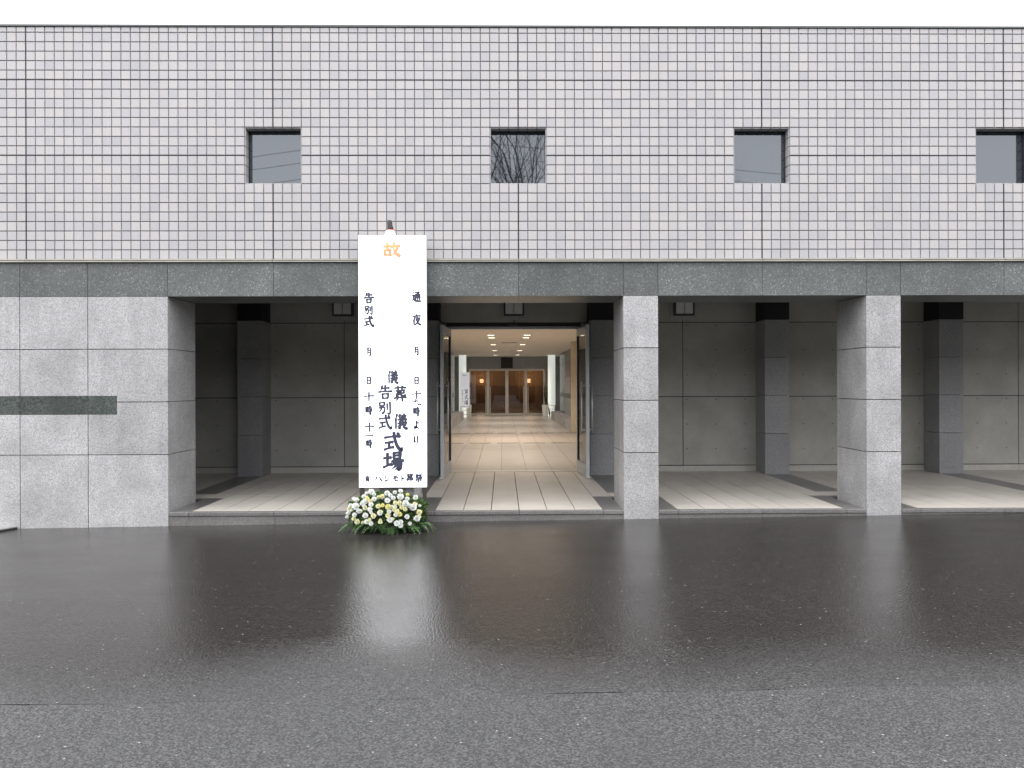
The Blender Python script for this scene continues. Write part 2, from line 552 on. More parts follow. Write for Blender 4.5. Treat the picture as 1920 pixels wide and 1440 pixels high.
# ---- front columns and wall
CZ = [None, .719, 1.277, 1.836, 2.393]
HWC, CD = .185, .75
def base(x): return gz(x) - .02
def column(cx):
    mb = MB(); mb.box(cx-HWC+.032, cx+HWC-.032, .033, CD-.033, base(cx), LB+.03)
    col = mb.build("column", M['joint'], bld)
    for i in range(4):
        z0 = base(cx) if i == 0 else CZ[i] + .004
        z1 = CZ[i+1] - .004
        q = MB(); q.cbox(cx-HWC, cx+HWC, 0, .030, z0, z1, .0015)
        q.build("stone_panel", M['granite'], col)
        for s in (-1, 1):
            xa, xb = sorted((cx+s*HWC, cx+s*(HWC-.03)))
            q = MB(); q.cbox(xa, xb, .034, CD, z0, z1, .0015)
            q.build("stone_panel", M['granite'], col)
for cx in (-1.3, 1.3, 3.9, 6.5, 9.1): column(cx)

FX = -3.715
mb = MB(); mb.box(XL, FX-.033, .033, CD-.033, gz(XL)-.03, LB+.03)
fw = mb.build("front_wall", M['joint'], bld)
px_ = [XL, -6.69, -5.98, -5.27, -4.556, FX]
SX, S0, S1 = -4.255, 1.148, 1.338   # inlaid dark band
g = .0040
for a, b in zip(px_[:-1], px_[1:]):
    bz = base(a) - .01
    rows = [(bz, CZ[1]), (CZ[1], CZ[2]), (CZ[2], CZ[3]), (CZ[3], CZ[4])]
    for i, (z0, z1) in enumerate(rows):
        x0, x1 = a+g, b-(g if b != FX else 0)
        z0 += g if i else 0; z1 -= g
        if i == 1:
            if b <= SX: poly = [(x0,z0),(x1,z0),(x1,S0-g),(x0,S0-g)]
            else: poly = [(x0,z0),(x1,z0),(x1,z1),(SX+g,z1),(SX+g,S0-g),(x0,S0-g)]
        elif i == 2:
            if b <= SX: poly = [(x0,S1+g),(x1,S1+g),(x1,z1),(x0,z1)]
            else: poly = [(SX+g,z0),(x1,z0),(x1,z1),(x0,z1),(x0,S1+g),(SX+g,S1+g)]
        else: poly = [(x0,z0),(x1,z0),(x1,z1),(x0,z1)]
        q = MB(); q.prism(poly, 0, .030); q.build("stone_panel", M['granite'], fw)
for a, b in ((XL, -5.98), (-5.98, -5.27), (-5.27, -4.556), (-4.556, SX)):
    q = MB(); q.box(a+.001, b-.001, .004, .032, S0, S1); q.build("stone_band", M['granite_band'], fw)
for i in range(4):
    z0 = base(FX) if i == 0 else CZ[i] + .003
    q = MB(); q.cbox(FX-.03, FX, .034, CD, z0, CZ[i+1]-.003, .0015); q.build("stone_panel", M['granite'], fw)

# ---- arcade floor
WY = 3.75                          # back wall of the arcade
mb = MB(); mb.box(XL, XR, .05, WY+.2, -.12, FZ-.014)
fl = mb.build("arcade_floor", M['joint'], bld)
def fpiece(name, x0, x1, y0, y1, mat, gp=.0012, dz=0):
    q = MB(); q.cbox(x0+gp, x1-gp, y0+gp, y1-gp, FZ-.02, FZ+dz, .001)
    return q.build(name, mat, fl)
FT = {}
def ftile(x0, x1, y0, y1):
    wx, wy = round(x1-x0, 4), round(y1-y0, 4)
    if (wx, wy) not in FT:
        q = MB(); q.cbox(-wx/2+.0042, wx/2-.0042, -wy/2+.0010, wy/2-.0010, -.02, 0, .001)
        FT[(wx, wy)] = q.mesh("floor_tile"); FT[(wx, wy)].materials.append(M['floor'])
    inst("floor_tile", FT[(wx, wy)], fl, ((x0+x1)/2, (y0+y1)/2, FZ + rnd.uniform(-.0003, .0003)))
NY = .075                          # depth of the stone nosing
yrows = [NY + .005]
while yrows[-1] < WY - .01: yrows.append(min(yrows[-1] + .6, WY))
for k in range(-2, 5):             # bays between the columns
    c = k*2.6
    for i in range(6):
        x0 = c - .9 + i*.3
        if x0 < XL or x0 + .3 > XR: continue
        for a, b in zip(yrows[:-1], yrows[1:]): ftile(x0, x0+.3, a, b)
for k in range(-2, 4):             # strips on the column lines
    c = 1.3 + k*2.6
    for s in (-1, 1):
        fpiece("border_stone", *sorted((c+s*HWC, c+s*.4)), NY+.005, .98, M['granite_floor'])
    fpiece("border_stone", c-.4, c+.4, .98, 1.06, M['granite_floor'])
    for s in (-1, 1):
        for a, b in ((1.06, 1.66), (1.66, 2.26), (2.26, 2.86), (2.86, 3.30), (3.30, WY)):
            xa, xb = sorted((c+s*.18, c+s*.4)); ftile(xa, xb, a, b)
    for a, b in ((1.06, 1.40),): ftile(c-.18, c+.18, a, b)
    for a, b in ((1.40, 2.35), (2.35, 3.30)): fpiece("border_stone", c-.18, c+.18, a, b, M['granite_floor'])

# ---- step in front
mb = MB(); mb.box(FX, XR, .02, .06, -.15, FZ-.012)
stp = mb.build("step", M['joint'], bld)
sx = [FX] + sorted(x for k in range(-1, 5) for x in (k*2.6-.9, k*2.6, k*2.6+.9) if FX < x < XR) + [XR]
for a, b in zip(sx[:-1], sx[1:]):
    cuts = [(a, b)]
    for cx in (-1.3, 1.3, 3.9, 6.5, 9.1):
        cuts = [p for u, v in cuts for p in (((u, min(v, cx-HWC)), (max(u, cx+HWC), v)) if u < cx+HWC and v > cx-HWC else ((u, v),)) if p[1]-p[0] > .01]
    for u, v in cuts:
        q = MB(); q.cbox(u+.0015, v-.0015, -.004, NY, FZ-.040, FZ+.001, .004); q.build("step_nosing", M['granite_floor'], stp)
        q = MB(); q.box(u+.0015, v-.0015, .008, .02, gz(u)-.03, FZ-.043); q.build("step_riser", M['granite_floor'], stp)

# ---- arcade ceiling, back wall, pillars
mb = MB(); mb.box(XL, XR, .745, WY+.3, 3.02, 3.1); mb.build("arcade_ceiling", M['coping'], bld)
mb = MB(); mb.box(XL, XL+.1, .75, WY+.2, -.1, 3.02); mb.build("end_wall", M['concrete'], bld)
DW, DT = 1.03, 2.34                # entrance opening half width, top
mb = MB()
mb.box(XL, -DW, WY+.025, WY+.25, -.1, 3.02); mb.box(DW, XR, WY+.025, WY+.25, -.1, 3.02)
mb.box(-DW, DW, WY+.025, WY+.25, DT, 3.02)
bw_ = mb.build("back_wall", M['joint'], bld)
sk = FZ + .085
zr = [sk+.006, 1.253, 2.396, 3.015]
bxs = [XL, -5.2, -2.6, 0, 2.6, 5.2, 7.8, XR]
for a, b in zip(bxs[:-1], bxs[1:]):
    for i, (z0, z1) in enumerate(zip(zr[:-1], zr[1:])):
        xa, xb = a, b
        if i < 2:
            if a == 0: xa = DW
            if b == 0: xb = -DW
        q = MB(); q.box(xa+.006, xb-.006, WY, WY+.024, z0+.006, z1-.006)
        o = q.build("concrete_panel", M['concrete'], bw_)
    xa, xb = (DW if a == 0 else a), (-DW if b == 0 else b)
    q = MB(); q.box(xa+.002, xb-.002, WY-.012, WY+.02, FZ-.005, sk); q.build("skirting_board", M['skirting'], bw_)
PF = 3.30
def pillar(cx):
    mb = MB(); mb.box(cx-.15, cx+.15, PF+.03, WY-.013, FZ-.02, 2.40)
    p = mb.build("pillar", M['joint'], bld)
    zs = [FZ-.005, .71, 1.275, 1.838, 2.40]
    for z0, z1 in zip(zs[:-1], zs[1:]):
        q = MB(); q.cbox(cx-.18, cx+.18, PF, PF+.028, z0+.003, z1-.003, .0015); q.build("stone_panel", M['granite_pillar'], p)
        for s in (-1, 1):
            xa, xb = sorted((cx+s*.18, cx+s*.152))
            q = MB(); q.cbox(xa, xb, PF+.031, WY-.014, z0+.003, z1-.003, .0015); q.build("stone_panel", M['granite_pillar'], p)
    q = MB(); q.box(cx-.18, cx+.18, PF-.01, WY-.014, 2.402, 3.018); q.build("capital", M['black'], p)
for cx in (-3.9, -1.3, 1.3, 3.9, 6.5, 9.1): pillar(cx)

# ---- entrance: frame and two open glass leaves
mb = MB()
for s in (-1, 1):
    xa, xb = sorted((s*DW, s*(DW-.035))); mb.box(xa, xb, WY+.03, WY+.13, FZ, DT-.002)
mb.box(-DW+.035, DW-.035, WY+.03, WY+.13, DT-.04, DT-.002)
ent = mb.build("door_frame", M['alu'], bld)
q = MB(); q.cbox(-DW, DW, WY+.02, WY+.16, FZ-.01, FZ+.006, .002); q.build("threshold", M['steel'], ent)
q = MB(); q.cbox(-.07, .07, WY-.02, WY+.028, DT+.01, DT+.045, .004); q.build("door_sensor", M['dark_metal'], ent)
def leaf(s):
    """leaf in local coords: hinge at origin, extends to -y when open"""
    L, T, h0, h1 = .96, .045, FZ+.012, DT-.045
    f = MB()
    f.box(-T/2, T/2, -L, -L+.055, h0, h1); f.box(-T/2, T/2, -.055, 0, h0, h1)
    f.box(-T/2+.001, T/2-.001, -L+.055, -.055, h0+.001, h0+.17); f.box(-T/2+.001, T/2-.001, -L+.055, -.055, h1-.11, h1-.001)
    o = f.build("glass_door", M['alu'], bld)
    o.location = (s*(DW-.045), WY+.03, 0); o.rotation_euler = (0, 0, s*R(3.0))
    p = MB(); p.box(-.005, .005, -L+.055, -.055, h0+.17, h1-.11); p.build("pane", M['glass'], o)
    q = MB()
    for e in (-1, 1):
        q.box(e*.0125-.006, e*.0125+.006, -L+.055, -L+.063, h0+.17, h1-.11)
        q.box(e*.0125-.006, e*.0125+.006, -.063, -.055, h0+.17, h1-.11)
    q.build("gasket", M['rubber'], o)
    for e in (-1, 1):
        q = MB(); q.tube([(e*.075, -L+.10, .74), (e*.075, -L+.10, 1.49)], .014, 10)
        for z in (.80, 1.43): q.tube([(e*.018, -L+.10, z), (e*.075, -L+.10, z)], .009, 8)
        q.build("handle", M['steel'], o, smooth=True)
    q = MB(); q.cbox(-.04, .04, -L-.004, -L+.07, h0-.008, h0+.02, .003); q.build("pivot_shoe", M['steel'], o)
for s in (-1, 1): leaf(s)

# ---- interior: lobby, corridor, far doors
CZT = 2.62                         # interior ceiling
LW, CW, PLX = 3.6, 2.05, 1.70
Y1, Y2, Y3, Y4, Y5 = 9.7, 13.4, 22.5, 25.6, 34.0
mb = MB(); mb.box(-LW-.1, LW+.1, WY+.2, Y5, FZ-.2, FZ-.012)
inf = mb.build("interior_floor", M['joint'], bld)
ft_a, ft_b = MB(), MB()
y = WY + .165
while y < Y4 - .02:
    y1 = min(y+.8, Y4)
    for b_ in (Y1, Y2):
        if y < b_-.01 < y1: y1 = b_
    x = -1.8 - .4*5
    while x < 3.79:
        tgt = ft_b if Y1-.01 <= y < Y2-.01 else ft_a
        q = MB(); c = .001
        tgt.box(x+.0022, x+.4-.0022, y+.0012, y1-.0012, FZ-.012, FZ)
        x += .4
    y = y1
tag(ft_a.build("floor_tiling", M['floor_in'], inf), kind='stuff')
tag(ft_b.build("floor_tiling", M['floor_band'], inf), kind='stuff')
for yy in (Y1, Y2):
    q = MB()
    for i in range(6):
        xa = -1.55 + i*.62
        q.box(xa, xa+.48, yy-.045, yy+.045, FZ, FZ+.004)
    q.build("floor_grating", M['dark_metal'], inf)
    q = MB()
    for xa in (-1.72, 1.22): q.box(xa, xa+.32, yy-.04, yy+.04, FZ+.0045, FZ+.008)
    q.build("floor_plate", M['steel'], inf)

mb = MB(); mb.box(-LW-.1, LW+.1, WY+.25, Y5, CZT, CZT+.1)
ceil = mb.build("interior_ceiling", M['ceiling'], bld)
mb = MB()
for s in (-1, 1):
    xa, xb = sorted((s*LW, s*(LW+.1))); mb.box(xa, xb, WY+.25, Y2, FZ-.1, CZT)
mb.build("lobby_wall", M['cream'], bld)
for s in (-1, 1):
    mb = MB(); xa, xb = sorted((s*(CW+.03), s*(LW+.1))); mb.box(xa, xb, Y2+.03, Y3-.03, FZ-.1, CZT)
    cw = mb.build("corridor_wall", M['joint'], bld)
    q = MB(); xa, xb = sorted((s*(PLX if s > 0 else CW), s*(LW+.1))); q.box(xa, xb, Y2, Y2+.028, FZ, CZT-.001); q.build("wall_end", M['cream'], cw)
    xa, xb = sorted((s*CW, s*(LW+.1))); q = MB(); q.box(xa, xb, Y3-.028, Y3, FZ, CZT-.001); q.build("wall_end", M['granite_pillar'], cw)
    ys = [Y2+.03, 14.3, 16.2, 18.1, 20.0, Y3-.03]
    zs = [FZ+.30, .98, 1.12, 1.70, 2.20, CZT-.001]
    for ya, yb in zip(ys[:-1], ys[1:]):
        for j, (za, zb) in enumerate(zip(zs[:-1], zs[1:])):
            mt = M['granite_dark'] if j == 1 else M['navy'] if ya > 19.9 else M['granite_pillar']
            xa, xb = sorted((s*CW, s*(CW+.028)))
            q = MB(); q.box(xa, xb, ya+.004, yb-.004, za+.003, zb-.003); q.build("wall_panel", mt, cw)
    xa, xb = sorted((s*PLX, s*(CW+.028)))
    q = MB(); q.box(xa, xb, Y2+.03, Y3-.03, FZ, FZ+.296); q.build("plinth", M['granite'], cw)
    mb = MB(); xa, xb = sorted((s*2.7, s*2.8)); mb.box(xa, xb, Y3+.001, Y4, FZ-.1, CZT); mb.build("alcove_wall", M['granite_pillar'], bld)
    mb = MB(); mb.tube([(s*1.80, 23.7, FZ), (s*1.80, 23.7, CZT-.001)], .15, 24); mb.build("round_column", M['glow_column'], bld, smooth=False)
# end wall over and beside the far doors
DH = FZ + 2.0
mb = MB()
mb.box(-2.8, -1.64, Y4, Y4+.2, FZ-.1, CZT); mb.box(1.64, 2.8, Y4, Y4+.2, FZ-.1, CZT)
mb.box(-1.64, 1.64, Y4+.03, Y4+.2, DH, CZT)
ew = mb.build("corridor_end_wall", M['granite_pillar'], bld)
for a, b in ((-1.64, -.78), (-.78, .0), (.0, .78), (.78, 1.64)):
    q = MB(); q.box(a+.004, b-.004, Y4, Y4+.028, DH+.01, CZT-.001); q.build("wall_panel", M['granite_pillar'], ew)
q = MB(); q.box(-.25, .25, Y4-.03, Y4-.002, DH+.03, CZT-.03); q.build("dark_plaque", M['frame_dark'], ew)
for i in range(4):
    x0 = -1.62 + i*.81; x1 = x0 + .81
    f = MB(); z1 = DH - .005; b_ = .065
    f.box(x0+.004, x0+b_, Y4+.03, Y4+.08, FZ+.005, z1); f.box(x1-b_, x1-.004, Y4+.03, Y4+.08, FZ+.005, z1)
    f.box(x0+b_, x1-b_, Y4+.031, Y4+.079, z1-.075, z1-.001); f.box(x0+b_, x1-b_, Y4+.031, Y4+.079, FZ+.005, FZ+.10)
    d = f.build("far_glass_door", M['steel'], bld)
    p = MB(); p.box(x0+b_, x1-b_, Y4+.05, Y4+.058, FZ+.10, z1-.075); p.build("pane", M['glass_bronze'], d)
    hx = x1-.10 if i % 2 == 0 else x0+.10
    q = MB(); q.tube([(hx, Y4-.03, FZ+.1), (hx, Y4-.03, FZ+1.25)], .016, 8)
    for z in (FZ+.2, FZ+1.1): q.tube([(hx, Y4-.03, z), (hx, Y4+.032, z)], .01, 6)
    q.build("handle", M['steel'], d)
# hall behind the far doors
mb = MB()
mb.box(-4.0, 4.0, Y5, Y5+.1, FZ-.1, CZT); mb.box(-4.1, -4.0, Y4+.2, Y5, FZ-.1, CZT); mb.box(4.0, 4.1, Y4+.2, Y5, FZ-.1, CZT)
mb.build("hall_wall", M['wood'], bld)
mb = MB(); mb.box(-4.0, 4.0, Y4+.01, Y5, FZ-.012, FZ-.002); mb.build("hall_floor", M['wood_floor'], bld)
mb = MB(); mb.box(-3.98, 3.98, Y5-.02, Y5-.002, 1.35, CZT); mb.build("hall_upper_wall", plain("ochre_plaster", (.28,.19,.11), .7), bld)

# ================================================================== LAMPS
WARM = (1.0, .87, .73)
def ceiling_light(x, y, label, watts):
    t_ = thing("ceiling_light", label, "ceiling light", (x, y, CZT), group="square downlights in the corridor ceiling")
    q = MB(); r0, r1 = .075, .095
    for a, b, c_, d in ((-r1, r1, -r1, -r0), (-r1, r1, r0, r1), (-r1, -r0, -r0, r0), (r0, r1, -r0, r0)):
        q.box(a, b, c_, d, -.012, .0)
    q.build("trim", M['white'], t_)
    q = MB(); q.box(-r0, r0, -r0, r0, -.008, .0)
    q.build("diffuser", M['lamp'], t_)
    ld = bpy.data.lights.new("downlight", 'AREA'); ld.shape = 'SQUARE'; ld.size = .15
    ld.energy = watts; ld.color = WARM; ld.spread = R(145)
    lo = bpy.data.objects.new("downlight", ld); COL.objects.link(lo)
    lo.parent = t_; lo.location = (0, 0, -.02)
M['lamp'] = m_emit("lamp_diffuser", (1.0, .86, .62), 4.0)
rows_ = [(10.4, "nearest"), (11.4, "second nearest"), (14.9, "third nearest"), (19.0, "fourth nearest"), (23.2, "farthest")]
for yy, nm in rows_:
    for s, side in ((-1, "left"), (1, "right")):
        ceiling_light(-.02 + s*.43, yy, f"small square lit downlight, {nm} of the {side} row in the corridor ceiling", 12.5)
for yy, nm in ((5.3, "first"), (7.3, "second")):
    for s, side in ((-1, "left"), (1, "right")):
        ceiling_light(-.02 + s*.43, yy, f"square downlight just inside the entrance, {nm} of the {side} row", 10)
def hall_lamp(x, label):
    t_ = thing("wall_sconce", label, "wall sconce", (x, Y5-.02, 1.62))
    q = MB(); q.cbox(-.12, .12, -.02, 0, -.16, .16, .004); q.build("back_plate", M['dark_metal'], t_)
    q = MB(); q.cbox(-.10, .10, -.12, -.02, -.11, .11, .02); q.build("shade", M['sconce'], t_)
    ld = bpy.data.lights.new("sconce_light", 'POINT'); ld.energy = 26; ld.color = (1, .76, .55); ld.shadow_soft_size = .25
    lo = bpy.data.objects.new("sconce_light", ld); COL.objects.link(lo); lo.parent = t_; lo.location = (0, -.8, .1)
M['sconce'] = m_emit("sconce_shade", (1.0, .55, .25), 1.6)
hall_lamp(-1.30, "glowing orange sconce seen through the far glass doors, the left one")
hall_lamp(1.20, "glowing orange sconce seen through the far glass doors, the right one")

def wall_lamp(x, label):
    t_ = thing("wall_lamp", label, "wall lamp", (x, WY, 2.44), group="square lamps along the arcade back wall")
    q = MB(); q.cbox(-.20, .20, -.022, -.001, 0, .42, .004); q.build("back_plate", M['sign_back'], t_)
    q = MB(); b_ = .025
    q.box(-.155, -.155+b_, -.12, -.0225, .055, .37); q.box(.155-b_, .155, -.12, -.0225, .055, .37)
    q.box(-.155+b_, .155-b_, -.119, -.0225, .055, .055+b_); q.box(-.155+b_, .155-b_, -.119, -.0225, .345, .37)
    q.build("frame", M['dark_metal'], t_)
    for s in (-1, 1):
        xa, xb = sorted((s*.005, s*.128))
        q = MB(); q.cbox(xa, xb, -.135, -.024, .082, .343, .004); q.build("pane", M['white'], t_)
wall_lamp(-2.6, "unlit square white wall lamp in the arcade left of the white sign")
wall_lamp(0.0, "unlit square white wall lamp directly above the open entrance doors")
wall_lamp(2.6, "unlit square white wall lamp in the bay right of the entrance")
wall_lamp(5.2, "unlit square white wall lamp in the bay at the right picture edge")

# ================================================================== BRUSH LETTERING
ST = {'H': (8, 6, 7, 10), 'V': (9, 8, 8, 7), 'P': (9, 8, 5, 1.5), 'N': (4, 7, 11, 9), 'D': (4, 9, 10, 4), 'T': (8, 6, 9, 8, 7), 'C': (3, 4, 4, 3), 'S': (10, 8, 5, 1.5), 'K': (9, 9, 10, 11, 2)}
GLY = {
 'tsuge': "P 30 5 24 24 16 38|H 22 25 78 20|V 50 2 50 44|H 4 47 96 42|V 30 58 34 92|T 30 60 72 57 67 90|H 35 88 68 86",
 'betsu': "V 14 12 18 40|T 14 14 52 10 48 36|H 19 36 48 34|T 12 52 54 47 48 84 38 96 30 88|P 32 40 26 66 4 94|V 70 18 71 66|V 90 4 91 88 80 97 72 88",
 'shiki': "H 8 32 88 25|D 70 7 84 18|H 12 58 50 54|V 31 57 32 84|H 6 93 54 79|K 55 4 62 45 76 80 94 95 97 76",
 'ba': "H 4 36 40 32|V 22 10 22 74|H 2 84 42 66|V 52 6 53 42|T 52 8 84 5 82 40|H 54 23 82 21|H 53 39 82 37|H 42 52 98 48|P 58 52 50 66 38 78|T 52 62 90 59 84 88 76 97 68 90|P 66 62 58 78 42 92|P 78 62 72 80 56 97",
 'sou': "H 8 18 92 14|V 33 6 35 28|V 66 4 63 28|H 20 35 84 31|P 34 34 28 48 14 60|T 30 43 50 40 42 54 18 68|D 28 48 38 55|P 82 40 68 50 56 52|V 56 38 57 58 66 64 86 62 87 54|H 4 79 96 73|P 34 68 30 84 12 98|V 66 68 67 98",
 'gi': "P 24 4 18 24 4 46|V 15 32 16 98|D 42 4 48 14|P 78 2 70 14|H 34 18 92 15|H 40 29 86 27|V 62 17 62 40|H 30 41 98 38|P 56 46 46 51 34 54|H 30 65 98 58|V 46 52 47 90 40 95 35 90|H 30 82 58 72|K 66 44 70 70 84 92 97 96 98 82|P 90 66 78 82 60 96|D 80 46 90 53",
 'tsu': "D 10 8 20 18|T 6 38 24 36 18 54 24 68|N 4 90 18 74 40 88 97 93|T 36 10 82 7 64 20|D 54 16 66 24|V 40 30 40 78|T 40 31 86 28 85 72 78 76|H 42 44 84 42|H 42 58 84 56|V 62 30 62 76",
 'ya': "D 46 2 54 12|H 8 20 92 16|P 34 24 26 46 6 66|V 24 46 24 94|P 58 26 50 42 38 56|T 54 36 84 33 70 62 36 96|D 58 46 66 56|N 46 52 70 82 98 94",
 'tsuki': "P 30 6 30 60 10 96|T 30 8 76 5 75 88 66 96 58 88|H 32 34 74 32|H 30 60 74 58",
 'hi': "V 24 8 25 92|T 24 10 78 6 76 92|H 26 48 76 46|H 25 86 76 84",
 'juu': "H 4 46 96 40|V 50 4 50 98",
 'kyuu': "P 40 6 34 50 4 94|T 10 40 66 32 62 80 74 92 96 86 96 72",
 'ichi': "H 4 54 96 44",
 'ji': "V 8 20 9 76|T 8 22 34 19 33 72|H 10 46 32 44|H 9 72 33 70|H 46 22 90 18|V 66 4 66 40|H 40 42 98 38|H 42 60 98 56|V 78 46 79 90 72 97 62 88|D 52 68 60 80",
 'yo': "H 52 30 84 26|V 52 4 53 72 34 90 18 80 30 70 58 76 88 92",
 'ri': "V 24 8 20 40 28 56 34 44|P 70 6 74 50 40 96",
 'yuu': "C 6 4 -6 50 6 96|C 94 4 106 50 94 96|H 18 28 82 25|P 48 10 38 36 16 60|V 36 46 36 90|T 36 46 68 44 67 84 60 88|H 38 58 66 56|H 38 71 66 69",
 'ha': "P 36 22 26 60 6 88|N 62 16 78 56 96 88",
 'shi': "D 18 12 36 24|D 8 40 26 52|S 12 92 54 74 90 24",
 'mo': "H 22 18 80 14|H 8 48 94 42|V 46 18 46 76 58 88 90 84",
 'to': "V 38 4 38 96|N 40 38 62 48 80 62",
 'matsuri': "P 28 2 20 18 6 32|T 22 14 48 12 36 34 8 52|D 22 22 30 28|D 16 32 24 38|T 56 12 88 9 60 46|N 54 16 74 36 98 48|H 34 50 68 48|H 14 66 88 62|V 50 64 50 94 40 90|P 30 74 14 92|D 70 74 86 90",
 'ie': "D 48 2 52 12|V 12 20 8 34|T 12 20 90 17 82 32|H 24 36 78 34|P 52 36 34 52 10 60|V 44 46 58 70 46 98 36 90|P 46 58 30 72 8 82|P 54 72 34 88 10 98|P 86 44 74 54 60 60|N 58 52 76 78 98 92",
 'ko': "H 4 32 46 28|V 26 8 26 50|V 10 54 12 90|T 10 56 42 53 40 88|H 12 86 40 84|P 66 4 60 24 48 44|H 58 30 96 26|P 82 30 72 66 42 96|N 58 40 74 74 98 94",
 'bar': "C 50 2 50 98",
 'arrow': "V 98 50 30 50|P 4 50 34 30 40 28|P 4 50 34 70 40 72",
}
def glyph(code, x0, x1, z0, z1, y, mat, parent, weight=1.0):
    """brush-written sign: tapered strokes, each a hair in front of the last"""
    mb = MB(); W, H = x1-x0, z1-z0
    unit = math.sqrt(abs(W*H))/100
    if code in ('bar', 'ichi'): unit = max(W, H)/100
    for si, s in enumerate(GLY[code].split('|')):
        tk = s.split(); prof = ST[tk[0]]; nums = list(map(float, tk[1:]))
        pts = [Vector((x0 + nums[i]/100*W, z1 - nums[i+1]/100*H)) for i in range(0, len(nums), 2)]
        dense = []
        if len(pts) == 2:
            d = pts[1]-pts[0]; nrm = Vector((-d.y, d.x))
            sag = .03 if tk[0] == 'H' else .0
            dense = [pts[0] + d*t_ + nrm*(sag*math.sin(math.pi*t_)) for t_ in (0, .12, .3, .5, .7, .88, 1)]
        else:
            for i in range(len(pts)-1):
                p0, p1, p2, p3 = pts[max(i-1, 0)], pts[i], pts[i+1], pts[min(i+2, len(pts)-1)]
                sharp = tk[0] == 'T'
                for k in range(5):
                    t_ = k/5
                    if sharp: dense.append(p1.lerp(p2, t_))
                    else:
                        dense.append(.5*((2*p1) + (p2-p0)*t_ + (2*p0-5*p1+4*p2-p3)*t_*t_ + (3*p1-p0-3*p2+p3)*t_**3))
            dense.append(pts[-1])
        n = len(dense); L, Rr = [], []
        for i, p in enumerate(dense):
            d = dense[min(i+1, n-1)] - dense[max(i-1, 0)]
            d = d.normalized() if d.length > 1e-9 else Vector((1, 0))
            nr = Vector((-d.y, d.x))
            f = i/(n-1)*(len(prof)-1); k = min(int(f), len(prof)-2)
            wd = (prof[k]*(1-(f-k)) + prof[k+1]*(f-k))*unit*.5*weight
            if tk[0] == 'H': wd *= 1.0
            L.append(p + nr*wd); Rr.append(p - nr*wd)
        yy = y - .00018*si
        a = dense[0] - (dense[1]-dense[0]).normalized()*prof[0]*unit*.3*weight
        b = dense[-1] + (dense[-1]-dense[-2]).normalized()*prof[-1]*unit*.3*weight
        vs = [(p.x, yy, p.y) for p in L] + [(p.x, yy, p.y) for p in Rr] + [(a.x, yy, a.y), (b.x, yy, b.y)]
        fs = [(i, n+i, n+i+1, i+1) for i in range(n-1)] + [(2*n, n, 0), (2*n+1, n-1, 2*n-1)]
        mb.add(vs, fs)
    return mb.build("character", mat, parent)

# ================================================================== STANDING SIGN
SGX, SGY = -1.313, -.20
sg = thing("sign_board", "tall white backlit sign board with black brush lettering beside the entrance", "sign", (SGX, SGY, 0))
SW, SZ0, SZ1 = .352, .386, 3.0
q = MB(); q.cbox(-SW, SW, .006, .085, SZ0, SZ1, .004); q.build("cabinet", M['sign_back'], sg)
M['sign_face'] = m_emit("sign_face", (.92, .95, 1.0), .85, (.84,.84,.86))
q = MB(); q.cbox(-SW+.002, SW-.002, 0, .0055, SZ0+.002, SZ1-.002, .001)
face = q.build("face_panel", M['sign_face'], sg)
def leg(x):
    q = MB(); q.box(x-.02, x+.02, .02, .06, gz(SGX)+.02, SZ0-.0005); q.cbox(x-.035, x+.035, -.12, .25, gz(SGX)-.006, gz(SGX)+.02, .004)
    q.build("leg", M['dark_metal'], sg)
leg(-.325); leg(.325)
S_ = 180.6
def sch(code, xa, xb, ya, yb, mat=None, weight=1.0):
    glyph(code, (xa-736.5)/S_, (xb-736.5)/S_, 1.455+(720-yb)/S_, 1.455+(720-ya)/S_, -.0012, mat or M['ink'], face, weight)
for a in (
    ('tsuge',682.7,702.5,548,570),('betsu',683,700,572,589),('shiki',682.3,702,591,612),('tsuki',687,698,650.6,667),
    ('tsu',772.7,790.4,546,566),('ya',772.7,790.4,588.5,610),('tsuki',775.5,787,649.6,666),
    ('hi',686,698,705.5,720.5),('hi',775.3,787,706,721),('juu',683,701.5,734,752.4),('ji',685.5,698,759.4,776.4),
    ('bar',691,694,778.4,788.9),('juu',684,701.7,791,809),('ichi',684,700.6,808,824),('ji',686.7,697.5,822,838.6),
    ('gi',726.7,746.7,693.5,718.5),('sou',738,763,721.7,752.4),('tsuge',709,736.3,721,749.6),('betsu',708,734,751.4,775.6),
    ('shiki',708.7,735,775.8,804),('gi',738.6,763.6,774.3,804),('juu',772.3,790,731.6,747),('kyuu',773.5,789.7,746.7,759.7),
    ('ji',774.8,786.8,761.8,779),('yo',774,787,788,804),('ri',774.5,786,816,838),('shiki',718,755,808,845),('ba',717.8,757.2,845.4,881.4),
    ('yuu',683.3,694.5,890,902.8),('ha',700.8,716.4,890,902),('shi',720,732,890,902),('mo',735,747,890,902),('to',750,758.5,890,902),
    ('sou',760.6,775,887,902),('matsuri',777.6,791.7,887.7,902.8)):
    big = a[4]-a[3]
    sch(*a, weight=1.95 if big > 34 else 1.85 if big > 22 else (2.4 if a[2]-a[1] > 13.9 else 3.0) if a[3] > 885 else 2.7 if a[2]-a[1] < 14 else 2.2)
sch('ko', 718.9, 752, 453.7, 482, M['ink_glare'], 2.3)
